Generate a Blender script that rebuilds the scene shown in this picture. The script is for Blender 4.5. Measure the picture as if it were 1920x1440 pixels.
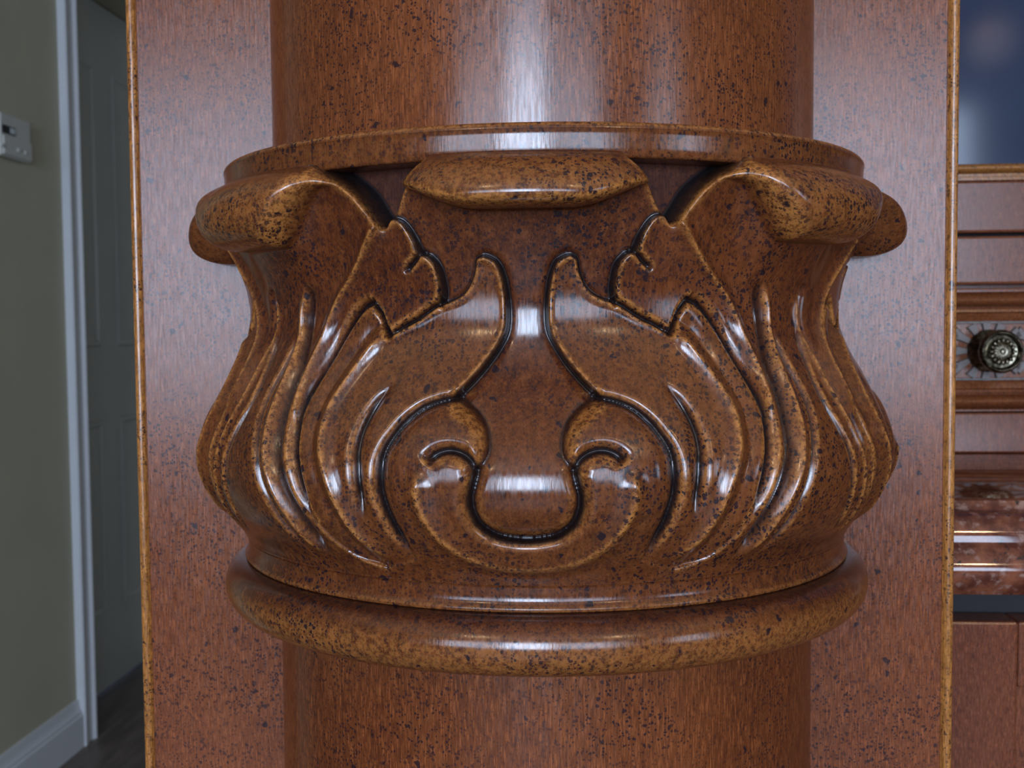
import bpy, bmesh, math, random
import numpy as np
from mathutils import Vector, Matrix

# ------------------------------------------------------------------ clear
for o in list(bpy.data.objects): bpy.data.objects.remove(o)
SC = bpy.context.scene
COL = SC.collection
random.seed(4)

# ------------------------------------------------------------------ camera
ZC = 1.08                       # camera height above the floor
CX, CD = 0.01828, 0.45          # camera offset from the column axis
YAW, PIT, ROL, FPX = -0.06855, 0.05143, -0.00883, 2075.99
CAM = np.array([CX, -CD, ZC])
_fw = np.array([math.sin(YAW)*math.cos(PIT), math.cos(YAW)*math.cos(PIT), -math.sin(PIT)])
_rt = np.array([math.cos(YAW), -math.sin(YAW), 0.0]); _up = np.cross(_rt, _fw)
_r = math.cos(ROL)*_rt + math.sin(ROL)*_up
_u = -math.sin(ROL)*_rt + math.cos(ROL)*_up
cd = bpy.data.cameras.new('camera'); cam = bpy.data.objects.new('camera', cd); COL.objects.link(cam)
cd.sensor_fit = 'HORIZONTAL'; cd.sensor_width = 36.0; cd.lens = FPX/1920*36
cd.clip_start = 0.02; cd.clip_end = 60
M = Matrix.Identity(4)
for i in range(3):
    M[i][0] = _r[i]; M[i][1] = _u[i]; M[i][2] = -_fw[i]; M[i][3] = CAM[i]
cam.matrix_world = M
cd.dof.use_dof = True; cd.dof.focus_distance = 0.345; cd.dof.aperture_fstop = 32
SC.camera = cam

def ray(x, y):
    d = _fw + _r*(x-960)/FPX + _u*(720-y)/FPX
    return d/np.linalg.norm(d)
def at_y(x, y, Y):
    d = ray(x, y); return CAM + d*((Y-CAM[1])/d[1])
def at_x(x, y, X):
    d = ray(x, y); return CAM + d*((X-CAM[0])/d[0])

# ------------------------------------------------------------------ world, daylight, exposure
W = bpy.data.worlds.new('world'); SC.world = W; W.use_nodes = True
W.node_tree.nodes['Background'].inputs['Color'].default_value = (0.50, 0.66, 1.0, 1)
W.node_tree.nodes['Background'].inputs['Strength'].default_value = 1.0
def daylight(name, loc, tgt, sx, sz, watts, col):
    l = bpy.data.lights.new(name, 'AREA'); l.shape = 'RECTANGLE'; l.size = sx; l.size_y = sz
    l.energy = watts; l.color = col
    o = bpy.data.objects.new(name, l); COL.objects.link(o); o.location = loc
    o.rotation_euler = Vector(Vector(tgt)-Vector(loc)).to_track_quat('-Z', 'Y').to_euler()
    return o
BACK_Y, RIGHT_X, LEFT_X, FAR_Y, CEIL = -3.6, 3.0, -1.31, 5.0, 2.6
WIDE_X, RETURN_Y = -3.2, 0.9            # behind the camera the room is wider on the left
# (x0, x1, z0, z1, radiance) openings in the wall behind the camera, and (y0, y1, ...) in the right-hand wall
BACK_WINDOWS = [(-0.66, 0.24, 0.78, 1.98, 36.0), (-2.05, -1.00, 0.78, 1.98, 10.5), (0.58, 1.63, 0.78, 1.98, 10.5)]
RIGHT_WINDOWS = [(-3.2, -2.1, 0.9, 2.0, 6.0), (1.7, 3.1, 0.9, 2.1, 2.0)]  # second opening is unseen, added to brighten the hall around the door
for (a, b, c, d, w) in BACK_WINDOWS:
    daylight('window_daylight', ((a+b)/2, BACK_Y-0.02, (c+d)/2), ((a+b)/2, 0, (c+d)/2), b-a, d-c, w*math.pi*(b-a)*(d-c), (0.62, 0.76, 1.0))
for (a, b, c, d, w) in RIGHT_WINDOWS:
    daylight('window_daylight', (RIGHT_X+0.02, (a+b)/2, (c+d)/2), (0, (a+b)/2, (c+d)/2), b-a, d-c, w*math.pi*(b-a)*(d-c), (0.66, 0.79, 1.0) if b < 0 else (0.90, 0.95, 1.0))
CEILING_LAMPS = [(-0.95, -2.45, 'near the middle window'), (1.25, -2.45, 'near the right-hand window')]
for (x, y, _) in CEILING_LAMPS:
    l = bpy.data.lights.new('ceiling_lamp_light', 'AREA'); l.shape = 'DISK'; l.size = 0.13; l.energy = 10; l.color = (1.0, 0.66, 0.36)
    o = bpy.data.objects.new('ceiling_lamp_light', l); COL.objects.link(o); o.location = (x, y, CEIL-0.012)
ADDED_LAMPS = [(-1.75, -1.05, 'left of the camera'), (1.75, -1.05, 'right of the camera')]     # unseen uplighters added for soft fill off the ceiling
for (x, y, _) in ADDED_LAMPS:
    l = bpy.data.lights.new('added_fill_light', 'AREA'); l.shape = 'DISK'; l.size = 0.24; l.energy = 12; l.color = (1.0, 0.72, 0.45)
    o = bpy.data.objects.new('added_fill_light', l); COL.objects.link(o); o.location = (x, y, 1.79); o.rotation_euler = (math.pi, 0, 0)
SC.view_settings.view_transform = 'Standard'; SC.view_settings.look = 'None'
SC.view_settings.exposure = -0.16; SC.view_settings.gamma = 1.0
SC.view_settings.use_curve_mapping = False

# ------------------------------------------------------------------ materials
class NT:
    def __init__(s, name):
        s.m = bpy.data.materials.new(name); s.m.use_nodes = True; s.t = s.m.node_tree
        s.b = s.t.nodes['Principled BSDF']; s.x = None
    def n(s, typ, **kw):
        nd = s.t.nodes.new(typ)
        for k, v in kw.items():
            if k.startswith('i_'):
                nd.inputs[k[2:].replace('_', ' ')].default_value = v
            else: setattr(nd, k, v)
        return nd
    def l(s, a, b): s.t.links.new(a, b)
    def coord(s, scale=(1, 1, 1)):
        tc = s.n('ShaderNodeTexCoord'); mp = s.n('ShaderNodeMapping'); mp.inputs['Scale'].default_value = scale
        s.l(tc.outputs['Object'], mp.inputs['Vector']); return mp.outputs['Vector']
    def noise(s, vec, scale, detail=3, rough=0.55):
        nd = s.n('ShaderNodeTexNoise'); nd.inputs['Scale'].default_value = scale
        nd.inputs['Detail'].default_value = detail; nd.inputs['Roughness'].default_value = rough
        s.l(vec, nd.inputs['Vector']); return nd.outputs['Fac']
    def ramp(s, fac, p0, p1, v0=0.0, v1=1.0):
        nd = s.n('ShaderNodeMapRange'); nd.interpolation_type = 'SMOOTHSTEP'
        for k, v in (('From Min', p0), ('From Max', p1), ('To Min', v0), ('To Max', v1)):
            nd.inputs[k].default_value = v
        s.l(fac, nd.inputs['Value']); return nd.outputs['Result']
    def math(s, op, a, b=None):
        nd = s.n('ShaderNodeMath', operation=op)
        for i, v in enumerate((a, b)):
            if v is None: continue
            if isinstance(v, (int, float)): nd.inputs[i].default_value = v
            else: s.l(v, nd.inputs[i])
        return nd.outputs[0]
    def mix(s, fac, a, b):
        nd = s.n('ShaderNodeMix', data_type='RGBA')
        for idx, v in ((0, fac), (6, a), (7, b)):
            if isinstance(v, (int, float)): nd.inputs[idx].default_value = v
            elif isinstance(v, tuple): nd.inputs[idx].default_value = v + (1,)
            else: s.l(v, nd.inputs[idx])
        return nd.outputs[2]
    def attr(s, name):
        nd = s.n('ShaderNodeAttribute', attribute_name=name); return nd.outputs['Fac']
    def col(s, v):
        if isinstance(v, tuple): s.b.inputs['Base Color'].default_value = v + (1,)
        else: s.l(v, s.b.inputs['Base Color'])

def specks(t, vec, scale, dens, rmin, rmax):
    """sparse irregular spatter: distance to voronoi points with a random radius for each cell"""
    wob = t.n('ShaderNodeTexNoise'); wob.inputs['Scale'].default_value = scale*1.7; wob.inputs['Detail'].default_value = 1
    t.l(vec, wob.inputs['Vector'])
    add = t.n('ShaderNodeVectorMath', operation='MULTIPLY_ADD')
    add.inputs[1].default_value = (0.9/scale,)*3
    t.l(wob.outputs['Color'], add.inputs[0]); t.l(vec, add.inputs[2])
    v = t.n('ShaderNodeTexVoronoi', voronoi_dimensions='3D', feature='F1'); v.inputs['Scale'].default_value = scale
    t.l(add.outputs[0], v.inputs['Vector'])
    sep = t.n('ShaderNodeSeparateColor'); t.l(v.outputs['Color'], sep.inputs[0])
    rad = t.ramp(sep.outputs[0], 1-dens, 1.0, rmin*0.0, 1.0)
    rad = t.math('MULTIPLY', rad, rmax)
    diff = t.math('SUBTRACT', rad, v.outputs['Distance'])
    return t.ramp(diff, -0.02, 0.10)

def wood(name, base, light, dark, carved=False, rough=0.22, coat=0.0, gold=(0.42, 0.165, 0.038), speck=0.9, dens=0.0):
    t = NT(name)
    v = t.coord(); g = t.coord((1, 1, 0.10))
    grain = t.noise(g, 1700, 3, 0.7)
    patch = t.noise(t.coord((1, 1, 0.35)), 14, 3)
    c = t.mix(t.ramp(patch, 0.30, 0.72), base, light)
    mott = t.noise(t.coord((1, 1, 0.55)), 330, 5, 0.75)
    c = t.mix(t.math('MULTIPLY', t.ramp(mott, 0.50, 0.68), 0.60 if carved else 0.28), c, tuple(min(1, q*k_) for q, k_ in zip(light, (1.55, 1.75, 1.7))))
    c = t.mix(t.math('MULTIPLY', t.ramp(mott, 0.50, 0.34), 0.65 if carved else 0.30), c, dark)
    c = t.mix(t.math('MULTIPLY', t.ramp(grain, 0.50, 0.68), 0.40 if carved else 0.75), c, tuple(min(1, q*1.7) for q in light))
    c = t.mix(t.math('MULTIPLY', t.ramp(grain, 0.50, 0.30), 0.40 if carved else 0.60), c, dark)
    if carved:
        rub = t.noise(v, 520, 5, 0.8)
        wfac = t.math('MULTIPLY', t.attr('wear'), t.ramp(rub, 0.38, 0.58, 0.10, 1.0))
        c = t.mix(wfac, c, gold)
    cloud = t.ramp(t.noise(v, 26, 3), 0.35, 0.65, 0.35, 1.0)
    s1 = specks(t, v, 600, 0.70+dens*0.15, 0, 0.48+dens*0.06); s2 = specks(t, v, 250, 0.26+dens*0.12, 0, 0.33); s3 = specks(t, v, 950, 0.85, 0, 0.50)
    sp = t.math('MAXIMUM', t.math('MULTIPLY', t.math('MAXIMUM', s1, s3), cloud), s2)
    c = t.mix(t.math('MULTIPLY', sp, speck), c, (0.014, 0.007, 0.010))
    if carved:
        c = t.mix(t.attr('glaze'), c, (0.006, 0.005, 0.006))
    t.col(c)
    rr = t.ramp(t.noise(g, 1100, 2), 0.3, 0.7, rough-0.04, rough+0.06)
    t.l(rr, t.b.inputs['Roughness'])
    t.b.inputs['Coat Weight'].default_value = coat; t.b.inputs['Coat Roughness'].default_value = 0.16
    bm_ = t.n('ShaderNodeBump'); bm_.inputs['Strength'].default_value = 0.07; bm_.inputs['Distance'].default_value = 0.0004
    t.l(t.noise(g, 1300, 2), bm_.inputs['Height']); t.l(bm_.outputs['Normal'], t.b.inputs['Normal'])
    return t.m

def paint(name, col, rough=0.5, var=0.06, scale=30, bump=0.0):
    t = NT(name); v = t.coord()
    f = t.noise(v, scale, 3)
    t.col(t.mix(t.ramp(f, 0.3, 0.7), tuple(q*(1-var) for q in col), tuple(min(1, q*(1+var)) for q in col)))
    t.b.inputs['Roughness'].default_value = rough
    if bump:
        b = t.n('ShaderNodeBump'); b.inputs['Strength'].default_value = bump; b.inputs['Distance'].default_value = 0.002
        t.l(t.noise(v, 220, 2), b.inputs['Height']); t.l(b.outputs['Normal'], t.b.inputs['Normal'])
    return t.m

M_WOOD = wood('stained_wood', (0.103, 0.026, 0.008), (0.162, 0.047, 0.014), (0.040, 0.011, 0.006), dens=-0.9)
M_PANEL = wood('panel_wood', (0.118, 0.031, 0.0105), (0.176, 0.051, 0.017), (0.050, 0.014, 0.007), dens=0.1)
M_CARVE = wood('carved_stained_wood', (0.060, 0.0145, 0.0050), (0.114, 0.0310, 0.0090), (0.018, 0.005, 0.004), carved=True, rough=0.19, speck=0.95, dens=0.6)
M_BELL = wood('dark_bell_wood', (0.040, 0.012, 0.007), (0.060, 0.018, 0.009), (0.02, 0.008, 0.006), carved=True, rough=0.65, coat=0.0)  # darker, duller wood for the notch floor between the leaves
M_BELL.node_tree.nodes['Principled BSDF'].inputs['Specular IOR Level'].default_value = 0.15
M_EDGE = wood('worn_gold_wood', (0.24, 0.090, 0.020), (0.34, 0.140, 0.034), (0.09, 0.028, 0.009), speck=0.85)
M_CAB = wood('cabinet_wood', (0.125, 0.034, 0.015), (0.165, 0.050, 0.021), (0.036, 0.011, 0.008), speck=0.45)
M_MOULD = wood('moulding_wood', (0.12, 0.033, 0.012), (0.17, 0.052, 0.017), (0.030, 0.009, 0.006), speck=0.4)
M_GREY = paint('grey_glazed_carving', (0.135, 0.110, 0.098), 0.5, 0.25, 300)
M_WALL = paint('cream_wall_paint', (0.42, 0.40, 0.29), 0.7, 0.03, 6, 0.15)
M_TAN = paint('tan_wall_paint', (0.15, 0.122, 0.085), 0.7, 0.03, 6, 0.15)
M_WHITE = paint('white_trim_paint', (0.62, 0.64, 0.66), 0.32, 0.02, 8)
M_DOOR = paint('door_paint', (0.36, 0.37, 0.34), 0.4, 0.03, 8)
M_CEIL = paint('ceiling_paint', (0.42, 0.39, 0.33), 0.8, 0.02, 6)
M_PLASTIC = paint('grey_white_plastic', (0.50, 0.50, 0.45), 0.4, 0.02, 40)
M_BLACK = paint('black_screen', (0.012, 0.013, 0.02), 0.12, 0.0, 10)
M_LCD = paint('pale_screen', (0.55, 0.60, 0.62), 0.2, 0.05, 60)
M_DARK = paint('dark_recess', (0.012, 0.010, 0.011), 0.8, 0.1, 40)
M_GLASS = paint('reflection_blue_glass', (0.030, 0.042, 0.075), 0.09, 0.05, 20)  # blue room reflection and dark interior put into the base colour
def floor_mat():
    t = NT('floor_boards'); v = t.coord((1, 0.12, 1))
    t.col(t.mix(t.ramp(t.noise(v, 40, 4), 0.3, 0.7), (0.085, 0.066, 0.055), (0.15, 0.122, 0.105)))
    t.b.inputs['Roughness'].default_value = 0.45; return t.m
M_FLOOR = floor_mat()
def brass_mat():
    t = NT('antique_brass'); v = t.coord()
    t.col(t.mix(t.ramp(t.noise(v, 260, 3), 0.35, 0.7), (0.055, 0.046, 0.030), (0.30, 0.265, 0.19)))
    t.b.inputs['Metallic'].default_value = 1.0; t.b.inputs['Roughness'].default_value = 0.3; return t.m
M_BRASS = brass_mat()
def granite_mat():
    t = NT('red_granite'); v = t.coord()
    c = t.mix(t.ramp(t.noise(v, 70, 5, 0.65), 0.38, 0.64), (0.085, 0.020, 0.011), (0.22, 0.070, 0.034))
    c = t.mix(t.math('MULTIPLY', t.ramp(t.noise(v, 160, 4, 0.6), 0.54, 0.70), 0.75), c, (0.30, 0.18, 0.14))
    c = t.mix(t.ramp(t.noise(v, 200, 3), 0.60, 0.72), c, (0.02, 0.012, 0.012))
    t.col(c); t.b.inputs['Roughness'].default_value = 0.07
    t.b.inputs['Coat Weight'].default_value = 0.6; t.b.inputs['Coat Roughness'].default_value = 0.03
    return t.m
M_GRANITE = granite_mat()
def emit_mat(name, col, st):
    t = NT(name); t.b.inputs['Base Color'].default_value = col + (1,)
    t.b.inputs['Emission Color'].default_value = col + (1,); t.b.inputs['Emission Strength'].default_value = st; return t.m
M_LAMP = emit_mat('lit_opal_glass', (1.0, 0.78, 0.72), 1.6)

# ------------------------------------------------------------------ helpers
def link(name, me, mat, parent=None, smooth=False):
    o = bpy.data.objects.new(name, me); COL.objects.link(o)
    if mat: me.materials.append(mat)
    if parent: o.parent = parent
    if smooth: me.polygons.foreach_set('use_smooth', [True]*len(me.polygons))
    return o
def empty(name, loc):
    o = bpy.data.objects.new(name, None); COL.objects.link(o); o.location = loc; o.empty_display_size = 0.05; return o
def tag(o, label=None, cat=None, group=None, kind=None):
    for k, v in (('label', label), ('category', cat), ('group', group), ('kind', kind)):
        if v: o[k] = v
    return o
def loc(parent, p):            # world point -> parent's space (parents are only translated)
    if not parent: return Vector(p)
    q = Vector(p)
    while parent: q = q - parent.location; parent = parent.parent
    return q
def box(name, a, b, mat, parent=None, bevel=0.0, seg=2):
    bm = bmesh.new(); bmesh.ops.create_cube(bm, size=1)
    a = loc(parent, a); b = loc(parent, b)
    for v in bm.verts: v.co = Vector([(a[i]+b[i])/2 + v.co[i]*(b[i]-a[i]) for i in range(3)])
    if bevel: bmesh.ops.bevel(bm, geom=bm.edges[:], offset=bevel, segments=seg, affect='EDGES', profile=0.5)
    bmesh.ops.recalc_face_normals(bm, faces=bm.faces[:])
    me = bpy.data.meshes.new(name); bm.to_mesh(me); bm.free()
    return link(name, me, mat, parent, False)
def sweep(name, prof, axis, lo, hi, mat, parent=None, smooth=True, closed=True):
    """profile of world points in the plane across `axis`, run from lo to hi along it (0 = x, 1 = y, 2 = z)"""
    bm = bmesh.new(); rows = []
    for s in (lo, hi):
        r = []
        for (p, q) in prof:
            w = {0: (s, p, q), 1: (p, s, q), 2: (p, q, s)}[axis]
            r.append(bm.verts.new(loc(parent, w)))
        rows.append(r)
    n = len(prof)
    for i in range(n if closed else n-1):
        bm.faces.new((rows[0][i], rows[0][(i+1) % n], rows[1][(i+1) % n], rows[1][i]))
    if closed: bm.faces.new(rows[0]); bm.faces.new(rows[1][::-1])
    bmesh.ops.recalc_face_normals(bm, faces=bm.faces[:])
    me = bpy.data.meshes.new(name); bm.to_mesh(me); bm.free()
    o = link(name, me, mat, parent)
    if smooth:
        me.polygons.foreach_set('use_smooth', [True]*len(me.polygons))
        me.set_sharp_from_angle(angle=math.radians(38))
    return o
def lathe(name, prof, mat, parent, n=64, a0=0.0, a1=2*math.pi, org=(0, 0, 0), axis='z', sharp=40):
    """revolve (radius, height) pairs; angle measured from -y toward +x for axis z; axis 'y' turns about -y"""
    full = abs(a1-a0-2*math.pi) < 1e-6
    bm = bmesh.new(); rows = []; o0 = loc(parent, org)
    m = n if full else n+1
    for k in range(m):
        a = a0 + (a1-a0)*k/n; r_ = []
        for (r, h) in prof:
            if axis == 'z': w = Vector((r*math.sin(a), -r*math.cos(a), h))
            else: w = Vector((r*math.cos(a), -h, r*math.sin(a)))
            r_.append(bm.verts.new(o0+w))
        rows.append(r_)
    for k in range(n):
        A, B = rows[k], rows[(k+1) % m]
        for i in range(len(prof)-1): bm.faces.new((A[i], B[i], B[i+1], A[i+1]))
    bmesh.ops.remove_doubles(bm, verts=bm.verts[:], dist=1e-7)
    bmesh.ops.recalc_face_normals(bm, faces=bm.faces[:])
    me = bpy.data.meshes.new(name); bm.to_mesh(me); bm.free()
    o = link(name, me, mat, parent)
    me.polygons.foreach_set('use_smooth', [True]*len(me.polygons)); me.set_sharp_from_angle(angle=math.radians(sharp))
    return o
def arc(cx, cy, r, a0, a1, n=8, ry=None):
    ry = r if ry is None else ry
    return [(cx+r*math.cos(math.radians(a0+(a1-a0)*i/n)), cy+ry*math.sin(math.radians(a0+(a1-a0)*i/n))) for i in range(n+1)]
def wall_with_holes(name, fixed_axis, f0, f1, u0, u1, z0, z1, holes, mat):
    """wall slab between two planes, with rectangular openings, as one mesh of bevel-free blocks"""
    us = sorted({u0, u1} | {h[0] for h in holes} | {h[1] for h in holes})
    zs = sorted({z0, z1} | {h[2] for h in holes} | {h[3] for h in holes})
    bm = bmesh.new()
    for i in range(len(us)-1):
        for j in range(len(zs)-1):
            uc, zc = (us[i]+us[i+1])/2, (zs[j]+zs[j+1])/2
            if any(h[0] < uc < h[1] and h[2] < zc < h[3] for h in holes): continue
            r = bmesh.ops.create_cube(bm, size=1)['verts']
            for v in r:
                fx = f0 if v.co.x < 0 else f1; uu = us[i] if v.co.y < 0 else us[i+1]; zz = zs[j] if v.co.z < 0 else zs[j+1]
                v.co = Vector((fx, uu, zz)) if fixed_axis == 0 else Vector((uu, fx, zz))
    bmesh.ops.remove_doubles(bm, verts=bm.verts[:], dist=1e-6)
    seen = {}
    for f in bm.faces:
        k = tuple(round(c, 5) for c in f.calc_center_median()); seen.setdefault(k, []).append(f)
    bmesh.ops.delete(bm, geom=[f for g in seen.values() if len(g) > 1 for f in g], context='FACES')
    bmesh.ops.recalc_face_normals(bm, faces=bm.faces[:])
    me = bpy.data.meshes.new(name); bm.to_mesh(me); bm.free()
    return tag(link(name, me, mat), kind='structure')

# ------------------------------------------------------------------ the room
tag(box('floor', (WIDE_X-0.15, BACK_Y-0.15, -0.06), (RIGHT_X+0.15, FAR_Y+0.15, 0), M_FLOOR), kind='structure')
tag(box('ceiling', (WIDE_X-0.15, BACK_Y-0.15, CEIL), (RIGHT_X+0.15, FAR_Y+0.15, CEIL+0.08), M_CEIL), kind='structure')
DOOR_Y0, DOOR_Y1, DOOR_H, DOOR_X = 2.385, 3.185, 2.05, -1.425
wall_with_holes('wall_left', 0, LEFT_X-0.15, LEFT_X, RETURN_Y, FAR_Y+0.15, 0, CEIL, [(DOOR_Y0, DOOR_Y1, 0, DOOR_H)], M_WALL)
wall_with_holes('wall_back', 1, BACK_Y-0.15, BACK_Y, WIDE_X, RIGHT_X, 0, CEIL, BACK_WINDOWS, M_TAN)
wall_with_holes('wall_right', 0, RIGHT_X, RIGHT_X+0.15, BACK_Y-0.15, FAR_Y+0.15, 0, CEIL, RIGHT_WINDOWS, M_TAN)
wall_with_holes('wall_front', 1, FAR_Y, FAR_Y+0.15, LEFT_X, RIGHT_X, 0, CEIL, [], M_WALL)
wall_with_holes('wall_return', 1, RETURN_Y, RETURN_Y+0.15, WIDE_X, LEFT_X-0.15, 0, CEIL, [], M_TAN)
wall_with_holes('wall_wide', 0, WIDE_X-0.15, WIDE_X, BACK_Y-0.15, RETURN_Y+0.15, 0, CEIL, [], M_TAN)
# window frames behind the camera
wn = 0
for (a, b, c, d, _) in BACK_WINDOWS:
    wn += 1; w = tag(empty('window_%d' % wn, ((a+b)/2, BACK_Y, c)), kind='structure')
    for (p, q) in (((a-0.06, c-0.06), (a, d+0.06)), ((b, c-0.06), (b+0.06, d+0.06)), ((a, d), (b, d+0.06)), ((a, c-0.06), (b, c))):
        box('window_frame', (p[0], BACK_Y-0.0, p[1]), (q[0], BACK_Y+0.025, q[1]), M_WHITE, w, 0.004)
    box('mullion', ((a+b)/2-0.02, BACK_Y-0.012, c), ((a+b)/2+0.02, BACK_Y+0.018, d), M_WHITE, w, 0.003)
for (a, b, c, d, _) in RIGHT_WINDOWS:
    wn += 1; w = tag(empty('window_%d' % wn, (RIGHT_X, (a+b)/2, c)), kind='structure')
    for (p, q) in (((a-0.06, c-0.06), (a, d+0.06)), ((b, c-0.06), (b+0.06, d+0.06)), ((a, d), (b, d+0.06)), ((a, c-0.06), (b, c))):
        box('window_frame', (RIGHT_X-0.025, p[0], p[1]), (RIGHT_X, q[0], q[1]), M_WHITE, w, 0.004)

# baseboard along the left wall, moulded top
def base_profile(x):
    pr = [(x, 0.0), (x+0.017, 0.0), (x+0.017, 0.084), (x+0.0135, 0.088), (x+0.0135, 0.094)]
    pr += [(x+0.0135-0.007*math.sin(i/6*math.pi/2), 0.094+0.016*(1-math.cos(i/6*math.pi/2))+0.006*i/6) for i in range(1, 7)]
    pr += [(x+0.005, 0.124), (x, 0.125)]
    return pr
tag(sweep('baseboard_left', base_profile(LEFT_X), 1, RETURN_Y, 2.293, M_WHITE), kind='structure')
# door casing: stepped and rounded profile in plan, run up the near and far jamb and across the head
def casing_profile(y, s):       # (x, y) plan, y = outer edge, s = direction toward the opening
    X = LEFT_X
    pr = [(X, y), (X+0.017, y), (X+0.021, y+s*0.004), (X+0.021, y+s*0.018), (X+0.0165, y+s*0.024)]
    pr += [(X+0.0145+0.001*i/5, y+s*(0.026+0.022*i/5)) for i in range(6)]
    pr += [(X+0.0165+0.007*math.sin(i/7*math.pi), y+s*(0.050+0.022*i/7)) for i in range(8)]
    pr += [(X+0.011, y+s*0.076), (X+0.011, y+s*0.088), (X-0.1, y+s*0.088), (X-0.1, y+s*0.086), (X, y+s*0.086)]
    return pr
tr = tag(empty('trim_1', (LEFT_X, 2.3, 0)), kind='structure')
sweep('door_casing', casing_profile(2.295, 1), 2, 0, DOOR_H+0.085, M_WHITE, tr)
sweep('door_casing', casing_profile(DOOR_Y1+0.09, -1), 2, 0, DOOR_H+0.085, M_WHITE, tr)
box('door_casing', (LEFT_X, 2.385, DOOR_H), (LEFT_X+0.018, DOOR_Y1, DOOR_H+0.085), M_WHITE, tr, 0.004)
# panelled door set back in the opening
dr = tag(empty('door_1', (DOOR_X, DOOR_Y0, 0)), kind='structure')
box('door_slab', (DOOR_X-0.035, DOOR_Y0+0.004, 0.012), (DOOR_X, DOOR_Y1-0.004, DOOR_H-0.004), M_DOOR, dr)
def door_panel(y0, y1, z0, z1):
    bm = bmesh.new()
    rings = [(0.0, 0.0), (0.004, 0.007), (0.014, 0.007), (0.022, 0.001), (0.030, 0.001), (0.055, 0.006)]
    prev = None
    for (ins, h) in rings:
        q = [bm.verts.new(loc(dr, (DOOR_X+h, y, z))) for (y, z) in ((y0+ins, z0+ins), (y1-ins, z0+ins), (y1-ins, z1-ins), (y0+ins, z1-ins))]
        if prev:
            for i in range(4): bm.faces.new((prev[i], prev[(i+1) % 4], q[(i+1) % 4], q[i]))
        prev = q
    bm.faces.new(prev); bmesh.ops.recalc_face_normals(bm, faces=bm.faces[:])
    me = bpy.data.meshes.new('door_panel'); bm.to_mesh(me); bm.free()
    link('door_panel', me, M_DOOR, dr)
for (y0, y1) in ((2.49, 2.745), (2.868, 3.09)):
    zt = [at_x(200, v, DOOR_X)[2] for v in (68, 650, 785, 1150)]
    door_panel(y0, y1, zt[1], min(zt[0], 1.86)); door_panel(y0, y1, zt[3], zt[2])

# ------------------------------------------------------------------ column, carved capital
RS, RRING = 0.1058, 0.1240
col = tag(empty('carved_column', (0, 0, 0)), 'half-round speckled brown wooden column with carved acanthus leaf capital', 'column')
Z = lambda z: z + ZC
HALF = (-math.pi/2, math.pi/2)
lathe('upper_shaft', [(RS, Z(0.0585)), (RS, 2.25)], M_WOOD, col, 96, *HALF)
lathe('lower_shaft', [(RS, 0.0), (RS, Z(-0.100))], M_WOOD, col, 96, *HALF)

# one eighth of the carving (0..45 degrees) is worked out on a grid and mirrored round the half column
RB = 0.125
D2R = math.pi/180
def tab(xs, ys):
    xs = np.array(xs); ys = np.array(ys); k = np.argsort(xs); xs, ys = xs[k], ys[k]
    # monotone-ish smooth interpolation (cubic hermite, finite-difference slopes)
    dx = np.diff(xs); sl = np.diff(ys)/dx
    m = np.empty_like(ys); m[1:-1] = (sl[:-1]*dx[1:]+sl[1:]*dx[:-1])/(dx[1:]+dx[:-1]); m[0] = sl[0]; m[-1] = sl[-1]
    def f(x):
        x = np.clip(x, xs[0], xs[-1]); i = np.clip(np.searchsorted(xs, x)-1, 0, len(xs)-2)
        h = dx[i]; t = (x-xs[i])/h
        return ((2*t**3-3*t**2+1)*ys[i] + (t**3-2*t**2+t)*h*m[i] + (-2*t**3+3*t**2)*ys[i+1] + (t**3-t**2)*h*m[i+1])
    return f
rU = tab([.051, .040, .033, .027, .022, .015, .008, 0, -.008, -.016, -.025, -.033, -.041, -.049, -.057, -.064, -.070, -.0745, -.0785],
         [.1230, .1225, .1210, .1195, .1182, .1160, .1150, .1156, .1185, .1228, .1280, .1320, .1345, .1345, .1320, .1280, .1232, .1195, .1172])
rS = tab([.051, .035, .025, .015, .005, -.005, -.013, -.021, -.029, -.036, -.043, -.050, -.056, -.061, -.066, -.0785],
         [.1125, .1122, .1118, .1108, .1100, .1108, .1140, .1192, .1247, .1290, .1318, .1322, .1302, .1262, .1220, .1170])

def px_map(pts, off=0.0, n=None):
    out = []
    for (x, y) in pts:
        d = ray(x, y); t = np.linspace(0.27, 0.46, 1900); P = CAM + d[None]*t[:, None]
        g = np.hypot(P[:, 0], P[:, 1]) - (rU(P[:, 2]-ZC)+off)
        i = int(np.argmax(g < 0)); p = P[i]
        th = math.degrees(math.atan2(p[0], -p[1])); z = p[2]-ZC
        k = min(max((th-30)/12, 0), 1); th -= 2.0*k*k*(3-2*k)
        out.append((th*D2R*RB, z))
    return out
def smooth_line(p, n=8):
    """catmull-rom through the points"""
    p = [np.array(q) for q in p]; q = [2*p[0]-p[1]] + p + [2*p[-1]-p[-2]]; out = []
    for i in range(1, len(q)-2):
        for j in range(n):
            t = j/n
            out.append(0.5*((2*q[i]) + (-q[i-1]+q[i+1])*t + (2*q[i-1]-5*q[i]+4*q[i+1]-q[i+2])*t*t + (-q[i-1]+3*q[i]-3*q[i+1]+q[i+2])*t**3))
    out.append(q[-2]); return np.array(out)
L = {}
L['A_in'] = [(1067,474),(1044,486),(1032,513),(1026,546),(1024,583),(1027,618),(1040,647),(1066,684),(1095,717),(1128,748)]
L['A_top'] = [(1067,474),(1085,481),(1091,510),(1106,539),(1128,555),(1157,565),(1175,575),(1204,594),(1233,608),(1262,625)]
L['V_out'] = [(1128,748),(1160,755),(1193,768),(1226,793),(1251,822),(1268,851),(1275,884),(1275,921),(1268,950),(1255,983),(1233,1019),(1204,1052)]
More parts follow.
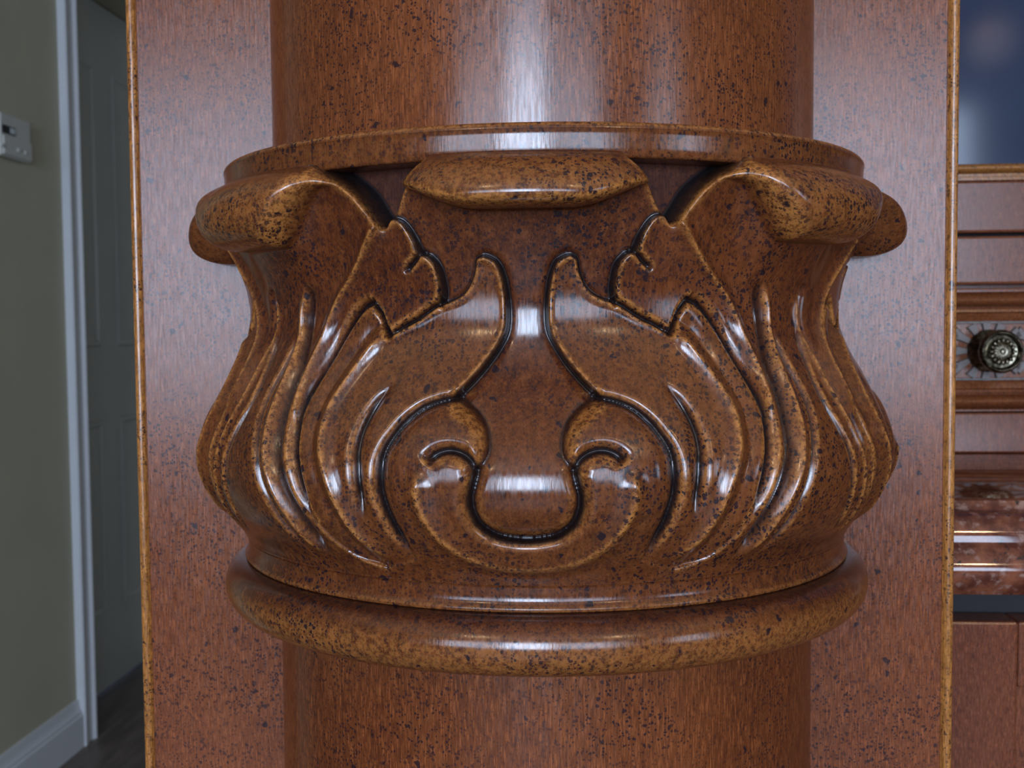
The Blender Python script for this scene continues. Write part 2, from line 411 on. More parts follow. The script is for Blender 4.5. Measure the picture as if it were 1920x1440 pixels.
L['V_head'] = [(1128,748),(1110,757),(1084,777),(1064,804),(1056,837),(1062,866),(1082,884)]
L['E_gr'] = [(1177,872),(1160,855),(1135,848),(1109,853),(1089,868),(1082,888),(1087,913),(1093,939),(1089,968),(1075,993),(1047,1012),(1010,1020),(983,1021)]
L['E_ridge'] = [(1182,880),(1193,910),(1193,939),(1182,972),(1160,1005),(1128,1034),(1084,1056),(1036,1068),(983,1072)]
L['vein'] = [(1233,706),(1259,728),(1288,760),(1310,797),(1323,837),(1324,881),(1321,921),(1310,965),(1297,994)]
L['R_A'] = [(1262,625),(1283,636),(1303,658),(1328,691),(1354,728),(1375,764),(1386,804),(1388,841),(1381,877),(1368,921),(1350,961),(1321,1005),(1288,1034),(1244,1063)]
L['C_left'] = [(1297,561),(1281,583),(1273,605),(1262,625)]
L['GC'] = [(1297,561),(1317,569),(1339,594),(1361,627),(1383,662),(1408,698),(1430,731),(1447,768),(1456,804),(1458,841),(1452,877),(1441,917),(1425,954),(1408,980)]
L['GC_low'] = [(1408,980),(1370,1020),(1320,1052),(1270,1068)]
L['B_out'] = [(1267,411),(1250,400),(1233,402),(1219,415),(1204,441),(1195,466),(1180,472),(1165,488),(1157,510),(1153,539),(1157,565)]
L['B_cut'] = [(1192,467),(1208,484),(1228,506)]
L['BK'] = [(1267,411),(1299,455),(1328,503),(1357,546),(1379,583),(1397,619),(1419,666),(1437,706),(1450,745),(1457,785),(1458,815)]
L['K_g1'] = [(1445,520),(1448,565),(1454,612),(1467,680),(1485,724),(1499,768),(1507,811),(1510,848),(1499,892),(1478,935),(1445,979),(1405,1023),(1375,1048)]
L['K_r1'] = [(1454,532),(1460,586),(1474,666),(1499,724),(1518,775),(1527,819),(1527,855),(1518,892),(1496,939),(1467,979),(1427,1023),(1386,1048)]
L['K_g2'] = [(1468,608),(1492,673),(1521,724),(1540,768),(1549,815),(1550,855),(1543,899),(1525,939),(1496,983),(1459,1016),(1434,1037)]
L['N_front'] = [(1178,276),(1186,288),(1212,315),(1232,345),(1248,378),(1267,411)]
L['N_corner'] = [(1402,287),(1386,300),(1345,325),(1315,350),(1290,382),(1267,411)]
S = {k: smooth_line(px_map(v, 0.002)) for k, v in L.items()}
S['E_gr'][-1, 0] = 0.0; S['E_ridge'][-1, 0] = -0.002
NT_, NZ = 336, 428
ZTOP, ZBOT = 0.0512, -0.0785
tg = np.linspace(0, 45, NT_+1); zg = np.linspace(ZTOP, ZBOT, NZ+1)
TT, ZZ = np.meshgrid(tg, zg); SS = TT*D2R*RB
PT = np.stack([SS.ravel(), ZZ.ravel()], 1)
def dist(line):
    """distance, side (+1 = left of the direction of travel) and place along the line for every grid point"""
    n = len(PT); bd = np.full(n, 1e9); bs = np.zeros(n); bu = np.zeros(n)
    seg = np.hypot(*(line[1:]-line[:-1]).T); cum = np.concatenate([[0], np.cumsum(seg)]); tot = cum[-1]
    for i in range(len(line)-1):
        a, b = line[i], line[i+1]; d = b-a; l2 = d@d
        if l2 < 1e-14: continue
        w = PT-a; t = np.clip((w@d)/l2, 0, 1); e = w - t[:, None]*d
        q = np.hypot(e[:, 0], e[:, 1]); k = q < bd-1e-12
        bd[k] = q[k]; bs[k] = np.sign(d[0]*w[k, 1]-d[1]*w[k, 0]); bu[k] = cum[i]+t[k]*seg[i]
    return bd.reshape(TT.shape), bs.reshape(TT.shape), bu.reshape(TT.shape), tot
def inside(poly):
    x, y = PT[:, 0], PT[:, 1]; r = np.zeros(len(PT), bool); n = len(poly)
    for i in range(n):
        x0, y0 = poly[i]; x1, y1 = poly[(i+1) % n]
        if y0 == y1: continue
        c = ((y0 > y) != (y1 > y)) & (x < (x1-x0)*(y-y0)/(y1-y0)+x0); r ^= c
    return r.reshape(TT.shape)
rev = lambda k: S[k][::-1]
cat = lambda *a: np.concatenate(a)
ip = lambda *pts: np.array(px_map(pts, 0.002))
s45 = 45*D2R*RB + 0.001
LEAF, CORNER, CURL, SCROLL, LOBE, SLIM, BELL = range(7)
reg = np.zeros(TT.shape, int)
kt = S['N_corner'][0]
reg[inside(cat(np.array([[kt[0], 0.06]]), S['N_corner'], S['BK'], S['GC'][-8*7:], S['GC_low'], np.array([[S['GC_low'][-1, 0], -.09], [s45, -.09], [s45, .06]])))] = CORNER
i_t = int(np.argmin(np.hypot(*(S['A_top']-S['B_out'][-1]).T)))
i_g = int(np.argmin(np.hypot(*(S['GC']-S['BK'][-1]).T)))
reg[inside(cat(S['B_out'], S['A_top'][i_t:], rev('C_left'), S['GC'][:i_g], rev('BK')))] = LOBE
reg[inside(cat(S['C_left'], S['R_A'], S['GC_low'][::-1], rev('GC')))] = SLIM
reg[inside(cat(S['A_in'], S['V_out'], S['R_A'][::-1], rev('A_top')))] = CURL
ih = int(np.argmin(np.hypot(*(S['E_gr']-S['V_head'][-1]).T)))
vb = S['V_out'][-1]
reg[inside(cat(S['V_out'], np.array([[vb[0]-.001, -.09], [-.005, -.09], [-.005, S['E_gr'][-1, 1]]]), S['E_gr'][ih:][::-1], rev('V_head')))] = SCROLL
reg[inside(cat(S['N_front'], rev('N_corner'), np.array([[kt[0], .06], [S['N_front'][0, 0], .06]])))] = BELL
# the bottom rim between the strips belongs to the strip above it
reg[(ZZ < -0.070) & (reg == LEAF)] = SCROLL

def leaf(a, stem, wide_top, zc, ze, a0, a1, um, rmax):
    """tall leaf whose tip rolls over outward: a = angle from its midrib, zc / ze = lower edge of the roll at midrib / margin"""
    zk, ak = wide_top
    ae = np.interp(ZZ, zk, ak)
    e = np.clip(a/ae, 0, 1)
    zl = zc + (ze-zc)*sm(a, a0, a1)
    sc = np.clip((ZZ-0.000)/(zl-0.000), 0, 1)
    scoop = stem + 0.0090*sc**2.4*(1-0.25*e**2) + 0.0050*e**2.2*sm(ZZ, 0.010, 0.032)
    rt = 0.1232
    rm = rt + (rmax-rt)*np.clip(1-e**2.6, 0, 1)**0.75
    u = np.clip((ZZ-zl)/(0.0512-zl), 0, 1)
    lowp = scoop + (rm-scoop)*np.clip(1-((um-np.minimum(u, um))/um)**2.2, 0, 1)**0.6
    upp = rt + (rm-rt)*np.clip(1-(np.maximum(u-um, 0)/(1.03-um))**2.0, 0, 1)**0.75
    bulb = np.where(u < um, lowp, upp)
    r = np.where(ZZ > zl, np.maximum(bulb, scoop), scoop)
    droop = np.where(ZZ > zl, np.clip(1-u/0.9, 0, 1)*np.clip((r-scoop)/0.018, 0, 1), 0)
    return r, droop
sm = lambda x, a, b: (lambda k: k*k*(3-2*k))(np.clip((x-a)/(b-a), 0, 1))
U = rU(ZZ); St = rS(ZZ)
fade = sm(ZZ, -0.0778, -0.0705)
DIST = {k: dist(v) for k, v in S.items()}
def blur(a, n):
    for _ in range(n):
        p = np.pad(a, ((1, 1), (1, 1)), mode='reflect')
        p = (p[:-2]+2*p[1:-1]+p[2:])/4; a = (p[:, :-2]+2*p[:, 1:-1]+p[:, 2:])/4
    return a
CORNER_TIP = (0.0262, 0.0440, 6.0, 15.0, 0.45, 0.1418)
FRONT_TIP = (0.0350, 0.0425, 6.0, 19.0, 0.27, 0.1415)
def margin(key, f):
    l = S[key][::-1]; return l[:, 1], np.array([f(q) for q in l[:, 0]/RB/D2R])
MF, MC = margin('N_front', lambda q: q), margin('N_corner', lambda q: 45-q)
def carve(tip):
    """radius, height, wear and glaze over one eighth of the bell; tip = how the leaf on the 0 degree axis rolls over"""
    rl, dl = leaf(TT, St, MF, *tip)
    K_st = U + 0.0010
    k_top = 0.1150 + 0.0*ZZ
    kw = sm(ZZ, -0.010, 0.014)
    rk, dk = leaf(45-TT, K_st*(1-kw)+k_top*kw, MC, *CORNER_TIP)
    lev = np.where(reg == LEAF, rl, U)
    lev = np.where(reg == CORNER, rk, lev)
    lev = np.where(reg == BELL, 0.1120, lev)
    lev = np.where(reg == SCROLL, U+0.0006, lev)
    lev = np.where(reg == LOBE, U+0.0004, lev)
    droop = np.where(reg == LEAF, dl, np.where(reg == CORNER, dk, 0.0))
    st = {'R': lev.copy(), 'cut': np.zeros_like(lev), 'glaze': np.zeros_like(lev), 'wear': np.zeros_like(lev)}
    def groove(key, lo, wl, wr, depth, chan=0.0008, gl=0.95, t0=0.0, t1=0.0, p=2.2):
        """both sides roll down to `depth` below the lower of the two levels; tapers over t0 / t1 metres at the ends"""
        d, sd, u, tot = DIST[key]
        tp = np.ones_like(d)
        if t0: tp = tp*sm(u, 0, t0)
        if t1: tp = tp*sm(tot-u, 0, t1)
        tp = tp*fade
        f = np.clip(1-d/np.where(sd > 0, wl, wr), 0, 1)**p
        c = np.clip((lev-(np.minimum(lo, lev)-depth))*f*tp, 0, None)
        st['cut'] = np.maximum(st['cut'], c)
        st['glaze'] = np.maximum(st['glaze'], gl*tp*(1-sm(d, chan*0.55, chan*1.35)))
    def ridge(key, a, wl, wr, t0=0.004, t1=0.004, wg=0.0011, gold=0.9):
        d, sd, u, tot = DIST[key]
        tp = sm(u, -1e-9, t0)*sm(tot-u, -1e-9, t1)*fade
        st['R'] = st['R'] + a*np.clip(1-d/np.where(sd > 0, wl, wr), 0, 1)**1.7*tp
        st['wear'] = np.maximum(st['wear'], gold*tp*(1-sm(d, wg*0.3, wg*2.2)))
    groove('A_in', rl, 0.0013, 0.0030, 0.0010, 0.0011, p=2.0)
    groove('A_top', U-0.0026, 0.0024, 0.0012, 0.0008, 0.0009, t1=0.002, p=2.0)
    groove('V_out', U, 0.0036, 0.0068, 0.0038, 0.0012, t1=0.010, p=2.4)
    groove('V_head', St, 0.0050, 0.0034, 0.0008, 0.0008, gl=0.75)
    groove('E_gr', np.minimum(U, np.where(reg == LEAF, St, U)), 0.0046, 0.0044, 0.0034, 0.0013, t0=0.002, p=2.4)
    groove('vein', U, 0.0036, 0.0052, 0.0036, 0.0009, t0=0.014, t1=0.012, p=2.4)
    groove('C_left', U-0.0030, 0.0018, 0.0022, 0.0010, 0.0010, p=2.0)
    groove('GC', U, 0.0040, 0.0036, 0.0038, 0.0010, t0=0.001, t1=0.012, p=2.4)
    groove('B_out', rl, 0.0013, 0.0022, 0.0006, 0.0010, p=2.0)
    groove('B_cut', U, 0.0016, 0.0016, 0.0022, 0.0009, t1=0.002, p=1.8)
    groove('K_g1', U, 0.0036, 0.0060, 0.0036, 0.0013, gl=0.75, t0=0.006, t1=0.010)
    groove('K_g2', U+0.001, 0.0022, 0.0018, 0.0022, 0.0006, t0=0.010, t1=0.010, p=1.8)
    groove('N_front', 0.1120, 0.0018, 0.0024, 0.0004, 0.0007, gl=0.8, p=2.0)
    groove('N_corner', 0.1120, 0.0016, 0.0018, 0.0004, 0.0012, gl=0.95, p=2.0)
    ridge('R_A', 0.0026, 0.0060, 0.0045, 0.006, 0.012, 0.0008)
    ridge('E_ridge', 0.0020, 0.0045, 0.0065, 0.006, 0.002, 0.0008)
    ridge('BK', 0.0026, 0.0050, 0.0040, 0.004, 0.010, 0.0006, gold=0.6)
    ridge('K_r1', 0.0016, 0.0030, 0.0026, 0.010, 0.010, 0.0007)
    for key, side, on in (('A_in', 1, CURL), ('A_top', -1, CURL), ('B_out', 1, LOBE), ('GC', -1, SLIM), ('N_corner', 1, CORNER)):   # thin raised margins
        d = DIST[key][0]; m_ = reg == on
        st['R'] = st['R'] + np.where(m_, 0.0006*np.clip(1-np.abs(d-0.0010)/0.0024, 0, 1)**1.6*fade, 0)
        st['wear'] = np.maximum(st['wear'], np.where(m_, 0.95*fade*(1-sm(np.abs(d-0.0012), 0.0001, 0.0008)), 0))
    dS = DIST['R_A'][0]
    R = st['R'] - np.where(reg == SLIM, 0.0014*np.clip(1-np.abs(dS-0.0052)/0.0045, 0, 1)**1.5*fade, 0)
    R = blur(R - st['cut'], 2)
    fine = R - blur(R, 9); broad = R - blur(R, 64)
    wear = np.maximum(st['wear'], np.clip((fine-0.00004)/0.00014, 0, 1)*0.85)
    wear = np.maximum(wear, np.clip((broad-0.00020)/0.0010, 0, 1)*0.32)
    tipw = np.where((reg == LEAF) | (reg == CORNER), np.clip((R-0.1255)/0.012, 0, 1)*sm(ZZ, 0.020, 0.030), 0)
    wear = np.maximum(wear, 0.36*tipw)
    field_gold = np.select([reg == CURL, reg == SCROLL, reg == SLIM, reg == CORNER], [0.11, 0.09, 0.11, 0.10*sm(-ZZ, 0.000, 0.030)], 0.0)  # extra gold on open leaf fields, none in the hollows under the tips
    field_gold = np.where(reg == LEAF, 0.06*sm(-ZZ, 0.015, 0.040), field_gold)
    wear = np.maximum(wear, field_gold)
    wear = np.where(ZZ > 0.0500, wear*0.3, wear)*(1-0.3*(ZZ < -0.070))
    return R, ZZ - 0.0026*droop, blur(np.clip(wear, 0, 1), 2), blur(np.clip(st['glaze'], 0, 1), 1)
FA, FB = carve(FRONT_TIP), carve(CORNER_TIP)
# --- unfold to -90..90 degrees and cut into pieces
seq = []
for k in range(4*NT_+1):
    th = -90+45*k/NT_; f = abs(th) % 90; f = f if f <= 45 else 90-f
    seq.append((th, int(round(f/45*NT_))))
ths = np.array([s_[0] for s_ in seq])*D2R; idx = np.array([s_[1] for s_ in seq])
mid = (np.abs(ths) <= math.pi/4+1e-9)[None]      # the leaf on the panel side rolls over as low as the corner leaves do
Rf, Zf, Wf, Gf = [np.where(mid, p_[:, idx], q_[:, idx]) for p_, q_ in zip(FA, FB)]
XX = Rf*np.sin(ths)[None]; YY = -Rf*np.cos(ths)[None]
Wf = np.where((np.abs(ths)[None] > 67*D2R) & (Zf > 0.02), Wf*0.15, Wf)  # panel-side leaves lose gold: their shade is put into the colour
VV = np.stack([XX, YY, Zf+ZC], -1).reshape(-1, 3).astype(np.float32)
Wf, Gf = Wf.ravel().astype(np.float32), Gf.ravel().astype(np.float32)
NC = len(seq)
rc = reg[:-1, :-1]      # region of each cell in the fundamental domain (by its first corner)
cells = np.arange((NC-1)*NZ).reshape(NZ, NC-1)
kk = np.arange(NC-1); oct_ = kk//NT_; j0 = np.minimum(idx[:-1], idx[1:])
RC = rc[:, j0]
def piece(name, mask):
    ii, jj = np.nonzero(mask)
    if len(ii) == 0: return None
    a = ii*NC+jj
    q = np.stack([a, a+NC, a+NC+1, a+1], 1)
    used, inv = np.unique(q, return_inverse=True); q = inv.reshape(-1, 4)
    me = bpy.data.meshes.new(name); me.vertices.add(len(used)); me.loops.add(q.size); me.polygons.add(len(q))
    me.vertices.foreach_set('co', VV[used].ravel()); me.loops.foreach_set('vertex_index', q.ravel().astype(np.int32))
    me.polygons.foreach_set('loop_start', np.arange(0, q.size, 4, dtype=np.int32))
    me.polygons.foreach_set('use_smooth', np.ones(len(q), bool))
    me.update(calc_edges=True)
    for nm, arr in (('wear', Wf), ('glaze', Gf)):
        at = me.attributes.new(nm, 'FLOAT', 'POINT'); at.data.foreach_set('value', arr[used])
    return link(name, me, M_CARVE, col)
O = oct_[None, :]
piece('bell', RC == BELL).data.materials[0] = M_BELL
for m_ in ((O == 1) | (O == 2), O == 0, O == 3): piece('tall_leaf', (RC == LEAF) & m_)
for m_ in (O <= 1, O >= 2): piece('corner_leaf', (RC == CORNER) & m_)
for m_ in ((O == 1) | (O == 2), O == 0, O == 3): piece('scroll', (RC == SCROLL) & m_)
for k in range(4):
    piece('curled_leaf', (RC == CURL) & (O == k)); piece('lobed_leaf', (RC == LOBE) & (O == k)); piece('slim_leaf', (RC == SLIM) & (O == k))
# --- turned rings above and below the carving
def turned(name, prof, wearf, n=240):
    o = lathe(name, prof, M_CARVE, col, n, *HALF, sharp=50)
    me = o.data; nv = len(me.vertices); co = np.empty(nv*3, np.float32); me.vertices.foreach_get('co', co); co = co.reshape(-1, 3)
    r = np.hypot(co[:, 0], co[:, 1]); z = co[:, 2]-ZC
    for nm, arr in (('wear', wearf(r, z)[0]), ('glaze', wearf(r, z)[1])):
        at = me.attributes.new(nm, 'FLOAT', 'POINT'); at.data.foreach_set('value', arr.astype(np.float32))
    return o
pr = [(RS-0.002, Z(0.0600)), (0.1218, Z(0.0600))] + [(a, Z(b)) for a, b in arc(0.1222, 0.0580, 0.0020, 85, 0, 6)]
pr += [(0.1240-0.0003*i/4, Z(0.0578-0.0066*i/4)) for i in range(5)] + [(a, Z(b)) for a, b in arc(0.1223, 0.0507, 0.0012, 0, -90, 5)] + [(0.1100, Z(0.0495))]
turned('abacus_ring', pr, lambda r, z: (np.where(r > 0.118, 0.12, 0.0) + np.where((z > 0.0585) & (r > 0.1225), 0.4, 0.0), np.zeros_like(r)))
pr = [(0.1165, Z(-0.0765)), (0.1172, Z(-0.0785)), (0.1180, Z(-0.0793)), (0.1178, Z(-0.0810)), (0.1176, Z(-0.0830)), (0.1182, Z(-0.0846)), (0.1190, Z(-0.0853)), (0.1191, Z(-0.0859)), (0.1186, Z(-0.0866)), (0.110, Z(-0.0870))]
turned('fillet', pr, lambda r, z: (np.where((z < -0.0848) & (r > 0.117), 0.30, 0.06), np.zeros_like(r)))
pr = [(0.110, Z(-0.0868)), (0.1185, Z(-0.0869))] + [(a, Z(b)) for a, b in arc(0.1175, -0.0966, 0.0092, 84, -80, 26, 0.0097)] + [(0.1155, Z(-0.1064)), (0.1060, Z(-0.1064))]
turned('torus_ring', pr, lambda r, z: (np.clip((r-0.1195)/0.005, 0, 1)*0.42*sm(-z, 0.0895, 0.097), 0.5*sm(-z, 0.0905, 0.0872)))  # darker at the top, gold on the lower half

# ------------------------------------------------------------------ panel behind the column
XL, XR, PB = -0.1713, 0.1648, 0.62
pan = tag(empty('pilaster_panel', (0, 0.01, 0)), 'tall flat speckled brown wooden panel behind the carved half column', 'panel')
box('face_board', (XL+0.0050, 0.0, 0.0), (XR-0.0050, 0.020, 2.25), M_PANEL, pan, 0.0006, 1)
for s, X in ((1, XL), (-1, XR)):
    pr = [(X+s*0.0050, 0.0020), (X+s*0.0042, 0.0024)]
    pr += [(X+s*(0.0021-0.0021*math.sin(math.radians(-60+150*i/8))), 0.0008+0.0021*(1-math.cos(math.radians(-60+150*i/8)))) for i in range(9)]
    pr += [(X, 0.020), (X+s*0.0050, 0.020)]
    sweep('edge_bead', pr, 2, 0.0, 2.25, M_EDGE, pan)
box('side_case', (XL+0.004, 0.0202, 0.0), (XR-0.004, PB, 2.25), M_WOOD, pan)

# ------------------------------------------------------------------ lamps behind and above the camera; floor lamps and pendant are added
for (x, y, where) in CEILING_LAMPS:
    cl = tag(empty('ceiling_lamp', (x, y, CEIL)), 'recessed round ceiling lamp ' + where, 'lamp', 'recessed ceiling lamps')
    lathe('trim_ring', [(0.068, CEIL-0.002), (0.070, CEIL-0.012), (0.078, CEIL-0.014), (0.094, CEIL-0.008), (0.097, CEIL)], M_WHITE, cl, 40, org=(x, y, 0))
for (x, y, where) in ADDED_LAMPS:
    fl = tag(empty('added_floor_lamp', (x, y, 0)), 'added unseen brass uplighter for ceiling fill, standing ' + where, 'lamp', 'added fill uplighters')
    lathe('base', [(0.0001, 0.022), (0.05, 0.022), (0.13, 0.016), (0.14, 0.006), (0.14, 0.0)], M_BRASS, fl, 36, org=(x, y, 0))
    lathe('pole', [(0.012, 0.02), (0.012, 1.70)], M_BRASS, fl, 16, org=(x, y, 0))
    lathe('bowl', [(0.012, 1.69), (0.05, 1.70), (0.11, 1.74), (0.16, 1.80), (0.156, 1.80), (0.11, 1.746), (0.0001, 1.71)], M_BRASS, fl, 36, org=(x, y, 0))
pend = at_y(1860, 78, 0.385)
dv = ray(1860, 78); dv = np.array([dv[0], -dv[1], dv[2]]); PL = pend + dv*((-2.4-pend[1])/dv[1])  # unseen globe added for the pale spot reflected in the glass
pl = tag(empty('added_pendant', tuple(PL)), 'added opal globe behind the camera, reflected in the glass door', 'lamp')
lathe('globe', [(0.0005 + 0.062*math.sin(i/20*math.pi), PL[2]+0.062*math.cos(i/20*math.pi)) for i in range(21)], M_LAMP, pl, 32, org=(PL[0], PL[1], 0))
lathe('cord', [(0.004, PL[2]+0.061), (0.004, CEIL)], M_BLACK, pl, 10, org=(PL[0], PL[1], 0))

# ------------------------------------------------------------------ thermostat on the left wall
TX = LEFT_X + 0.024
q0 = at_x(57, 229, TX); q1 = at_x(57, 306, TX)
ty1, tz1, tz0 = q0[1], q0[2], q1[2]; ty0 = ty1-0.135
th = tag(empty('thermostat', (LEFT_X, ty0, tz0)), 'pale grey plastic thermostat with a small screen on the left wall', 'thermostat')
box('housing', (LEFT_X, ty0, tz0), (TX, ty1, tz1), M_PLASTIC, th, 0.005, 3)
box('lower_flap', (TX-0.001, ty0+0.006, tz0+0.004), (TX+0.004, ty1-0.004, tz0+0.046), M_PLASTIC, th, 0.0015)
s0 = at_x(3, 232, TX); s1 = at_x(28, 256, TX)
sb = box('screen', (TX-0.001, s0[1], s1[2]), (TX+0.002, s1[1], s0[2]), M_BLACK, th, 0.0008)
box('readout', (TX+0.0018, s1[1]-0.024, s1[2]+0.003), (TX+0.0026, s1[1]-0.003, s0[2]-0.003), M_LCD, sb)
for (bx, by) in ((4, 272), (35, 282), (48, 287)):
    b0 = at_x(bx, by, TX+0.004); box('button', (TX+0.003, b0[1]-0.007, b0[2]-0.004), (TX+0.0075, b0[1]+0.007, b0[2]+0.004), M_PLASTIC, th, 0.0018)

# ------------------------------------------------------------------ hutch cabinet on the right, set back beside the panel
HY, HX0, HX1 = 0.38, XR+0.004, 0.98
hz = lambda y, Y=HY: float(at_y(1860, y, Y)[2])
hut = tag(empty('hutch_cabinet', (HX0, HY, hz(850))), 'brown wooden hutch with dark glass door and one drawer, standing on the granite counter', 'cabinet')
HT = 2.1
box('case', (HX0, HY+0.024, hz(852)), (HX1, PB, HT), M_CAB, hut)
# glass door with bottom rail and gilded bead
dg = box('door', (HX0, HY, hz(436)), (HX1, HY+0.022, hz(338)), M_CAB, hut, 0.002)
box('glass_pane', (HX0, HY+0.008, hz(325)), (HX1, HY+0.014, HT-0.05), M_GLASS, dg)
zb0, zb1 = hz(338), hz(306)
zs_ = (zb1-zb0)
prof = [(HY+0.022, zb0), (HY-0.001, zb0), (HY-0.001, zb0+zs_*0.18), (HY+0.003, zb0+zs_*0.26), (HY+0.003, zb0+zs_*0.42)]
prof += [(HY+0.001-0.0035*math.sin(i/8*math.pi), zb0+zs_*(0.46+0.52*i/8)) for i in range(9)] + [(HY+0.022, zb1)]
sweep('glazing_bead', prof, 0, HX0, HX1, M_EDGE, dg)
box('upper_rail', (HX0, HY+0.001, hz(533)), (HX1, HY+0.024, hz(442)), M_CAB, hut, 0.002)
box('shadow_gap', (HX0, HY+0.016, hz(444)), (HX1, HY+0.0235, hz(434)), M_DARK, hut)
dw = box('drawer', (HX0, HY+0.002, hz(770)), (HX1, HY+0.0238, hz(540)), M_CAB, hut, 0.001)
def moulding(ya, yb, flip):
    """half-round flanked by fillets; ya = outer edge, yb = edge next to the carved strip"""
    a, b = hz(ya), hz(yb); f = lambda t: a+(b-a)*t
    pr = [(HY+0.004, f(0)), (HY-0.001, f(0.02)), (HY-0.001, f(0.07)), (HY+0.001, f(0.10))]
    pr += [(HY+0.000-0.0075*math.sin(i/10*math.pi), f(0.12+0.44*i/10)) for i in range(11)]
    pr += [(HY-0.0005, f(0.60)), (HY-0.0030, f(0.62)), (HY-0.0034, f(0.70)), (HY-0.0010, f(0.74)), (HY+0.000, f(0.86)), (HY+0.0015, f(0.99)), (HY+0.004, f(1.0))]
    return sweep('moulding', pr, 0, HX0, HX1, M_MOULD, dw)
moulding(543, 603, 1); moulding(772, 712, -1)
# carved strip: pierced fans as separate petals on a grey ground
fz0, fz1 = hz(713), hz(602); FW = fz1-fz0
box('frieze_ground', (HX0, HY+0.0005, fz0), (HX1, HY+0.0035, fz1), M_MOULD, dw)
kx = float(at_y(1848, 656, HY)[0]); kz = (fz0+fz1)/2
def petal_mesh(w, h, d):
    bm = bmesh.new(); n = 6; L0, R0, C0 = [], [], []
    for i in range(n+1):
        t = i/n; ww = w*(math.sin(math.pi*(0.12+0.80*t)))**0.8
        L0.append(bm.verts.new((-ww, 0, h*t))); R0.append(bm.verts.new((ww, 0, h*t))); C0.append(bm.verts.new((0, -d*(0.4+0.6*math.sin(math.pi*t)), h*t)))
    for i in range(n):
        bm.faces.new((L0[i], L0[i+1], C0[i+1], C0[i])); bm.faces.new((C0[i], C0[i+1], R0[i+1], R0[i]))
    bmesh.ops.recalc_face_normals(bm, faces=bm.faces[:])
    me = bpy.data.meshes.new('petal'); bm.to_mesh(me); bm.free()
    me.materials.append(M_GREY); return me
def spoke_mesh(r0, r1, w0, w1, d):
    """flaring bar with a bevelled back, lying from radius r0 to r1 along +z"""
    bm = bmesh.new(); rows = []
    for i in range(4):
        t = i/3; w = w0+(w1-w0)*t**1.8; z = r0+(r1-r0)*t
        rows.append([bm.verts.new(q) for q in ((-w, 0, z), (-w*0.72, -d, z), (w*0.72, -d, z), (w, 0, z))])
    for i in range(3):
        for j in range(3): bm.faces.new((rows[i][j], rows[i+1][j], rows[i+1][j+1], rows[i][j+1]))
    bm.faces.new(rows[0]); bm.faces.new(rows[-1][::-1]); bmesh.ops.recalc_face_normals(bm, faces=bm.faces[:])
    me = bpy.data.meshes.new('carved_spoke'); bm.to_mesh(me); bm.free(); me.materials.append(M_GREY); return me
def put(me, x, z, ang):
    o = bpy.data.objects.new('carved_spoke', me); COL.objects.link(o); o.parent = dw
    o.location = loc(dw, (x, HY+0.0006, z)); o.rotation_euler = (0, ang, 0)
sp_v = spoke_mesh(FW*0.18, FW*0.50, FW*0.035, FW*0.10, 0.0028)
sp_d = spoke_mesh(FW*0.18, FW*0.62, FW*0.040, FW*0.12, 0.0028)
for c in range(-1, 4):
    x0 = kx + c*FW*1.04
    for k in range(12):
        a_ = k*math.pi/6
        put(sp_v if k % 3 == 0 or k in (1, 5, 7, 11) else sp_d, x0, kz, a_)
for sz in (fz0, fz1-FW*0.045): box('frieze_border', (HX0, HY-0.0022, sz), (HX1, HY+0.001, sz+FW*0.045), M_GREY, dw, 0.0006)
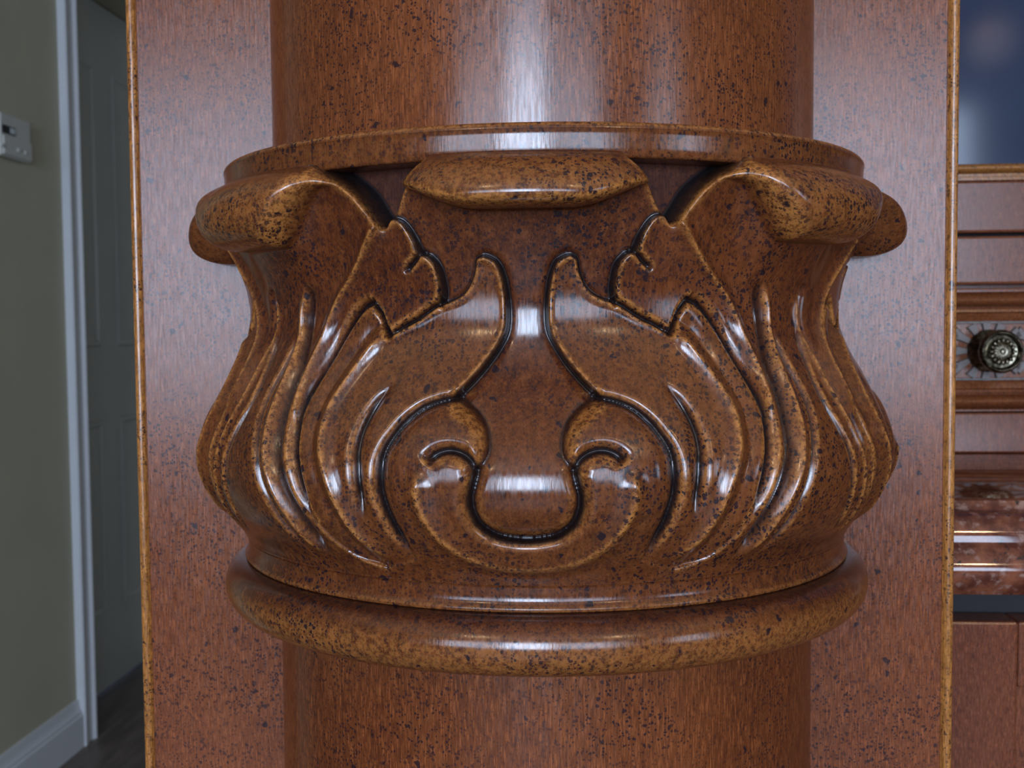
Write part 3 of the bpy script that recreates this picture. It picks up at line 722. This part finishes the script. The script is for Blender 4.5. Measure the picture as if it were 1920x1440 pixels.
# knob on the drawer
def knob():
    bm = bmesh.new()
    def rev(prof, n=48):
        rows = []
        for k in range(n):
            a = 2*math.pi*k/n; rows.append([bm.verts.new((r*math.cos(a), -h, r*math.sin(a))) for r, h in prof])
        for k in range(n):
            A, B = rows[k], rows[(k+1) % n]
            for i in range(len(prof)-1): bm.faces.new((A[i], B[i], B[i+1], A[i+1]))
    s = 0.0155
    rev([(s*0.98, 0), (s*1.0, 0.002), (s*0.92, 0.004), (s*0.62, 0.0065), (s*0.45, 0.010), (s*0.40, 0.0155), (s*0.55, 0.0195), (s*0.95, 0.0225), (s*1.0, 0.025),
         (s*0.97, 0.0275), (s*0.90, 0.0285), (s*0.80, 0.0278), (s*0.74, 0.0248), (s*0.62, 0.0245), (s*0.57, 0.0276), (s*0.46, 0.0300), (s*0.40, 0.0305), (s*0.36, 0.0296), (s*0.20, 0.0306), (s*0.10, 0.0300), (s*0.09, 0.0318), (0.0001, 0.0322)])
    for k in range(52):                       # beaded rim
        a = 2*math.pi*k/52
        bmesh.ops.create_icosphere(bm, subdivisions=1, radius=0.00082, matrix=Matrix.Translation((s*0.86*math.cos(a), -0.0288, s*0.86*math.sin(a))))
    for k in range(16):                       # rosette
        a = 2*math.pi*k/16
        m4 = Matrix.Translation((s*0.50*math.cos(a), -0.0298, s*0.50*math.sin(a))) @ Matrix.Rotation(-a, 4, 'Y') @ Matrix.Diagonal((0.0018, 0.0010, 0.0011, 1))
        bmesh.ops.create_icosphere(bm, subdivisions=2, radius=1, matrix=m4)
        m4 = Matrix.Translation((s*0.28*math.cos(a), -0.0303, s*0.28*math.sin(a))) @ Matrix.Rotation(-a, 4, 'Y') @ Matrix.Diagonal((0.0017, 0.0007, 0.0006, 1))
        bmesh.ops.create_icosphere(bm, subdivisions=1, radius=1, matrix=m4)
    bmesh.ops.recalc_face_normals(bm, faces=bm.faces[:])
    me = bpy.data.meshes.new('knob'); bm.to_mesh(me); bm.free()
    o = link('knob', me, M_BRASS, dw); o.location = loc(dw, (kx+0.0015, HY-0.0005, kz))
    me.polygons.foreach_set('use_smooth', [True]*len(me.polygons)); me.set_sharp_from_angle(angle=math.radians(50))
    tag(o, 'antique brass knob with beaded rim and rosette')
knob()
box('base_rail', (HX0, HY+0.001, hz(850)), (HX1, HY+0.024, hz(774)), M_CAB, hut, 0.0015)

# ------------------------------------------------------------------ granite counter and base cabinet
ctop = hz(851); CY = 0.140
cz = lambda y: float(at_y(1860, y, CY)[2])
zbot = cz(1122)
h = ctop-zbot
pr = [(PB, ctop), (CY+0.030, ctop), (CY+0.026, ctop-0.0010), (CY+0.024, ctop-h*0.10)]
pr += [(CY+0.022-0.014*math.sin(i/8*math.pi/2), ctop-h*(0.12+0.30*(1-math.cos(i/8*math.pi/2)))) for i in range(9)]
pr += [(CY+0.006, ctop-h*0.45)]
pr += [(CY+0.010-0.010*math.sin(math.radians(20+150*i/12)), ctop-h*(0.47+0.53*i/12)) for i in range(13)]
pr += [(CY+0.02, zbot), (PB, zbot)]
tag(sweep('granite_counter', pr, 0, HX0, HX1, M_GRANITE), 'polished red-brown granite counter slab with ogee edge', 'countertop')
BY = CY+0.022
bz = lambda y: float(at_y(1860, y, BY)[2])
bc = tag(empty('base_cabinet', (HX0, BY, 0)), 'brown wooden base cabinet under the granite counter', 'cabinet')
box('case', (HX0, BY+0.022, 0), (HX1, PB, zbot), M_DARK, bc)  # near-black case: shade under the counter put into its colour
dx = float(at_y(1908, 1300, BY)[0]); dzt = bz(1166); dzp = bz(1290)
bd = box('door', (HX0, BY, 0.11), (dx, BY+0.021, dzt), M_CAB, bc, 0.0015)
box('top_rail', (dx, BY, dzp), (HX1, BY+0.021, dzt), M_CAB, bd, 0.0015)
box('recessed_panel', (dx, BY+0.012, 0.11), (HX1, BY+0.020, dzp), M_CAB, bd, 0.0005)
box('toe_kick', (HX0, BY+0.010, 0.0), (HX1, BY+0.021, 0.105), M_DARK, bc)
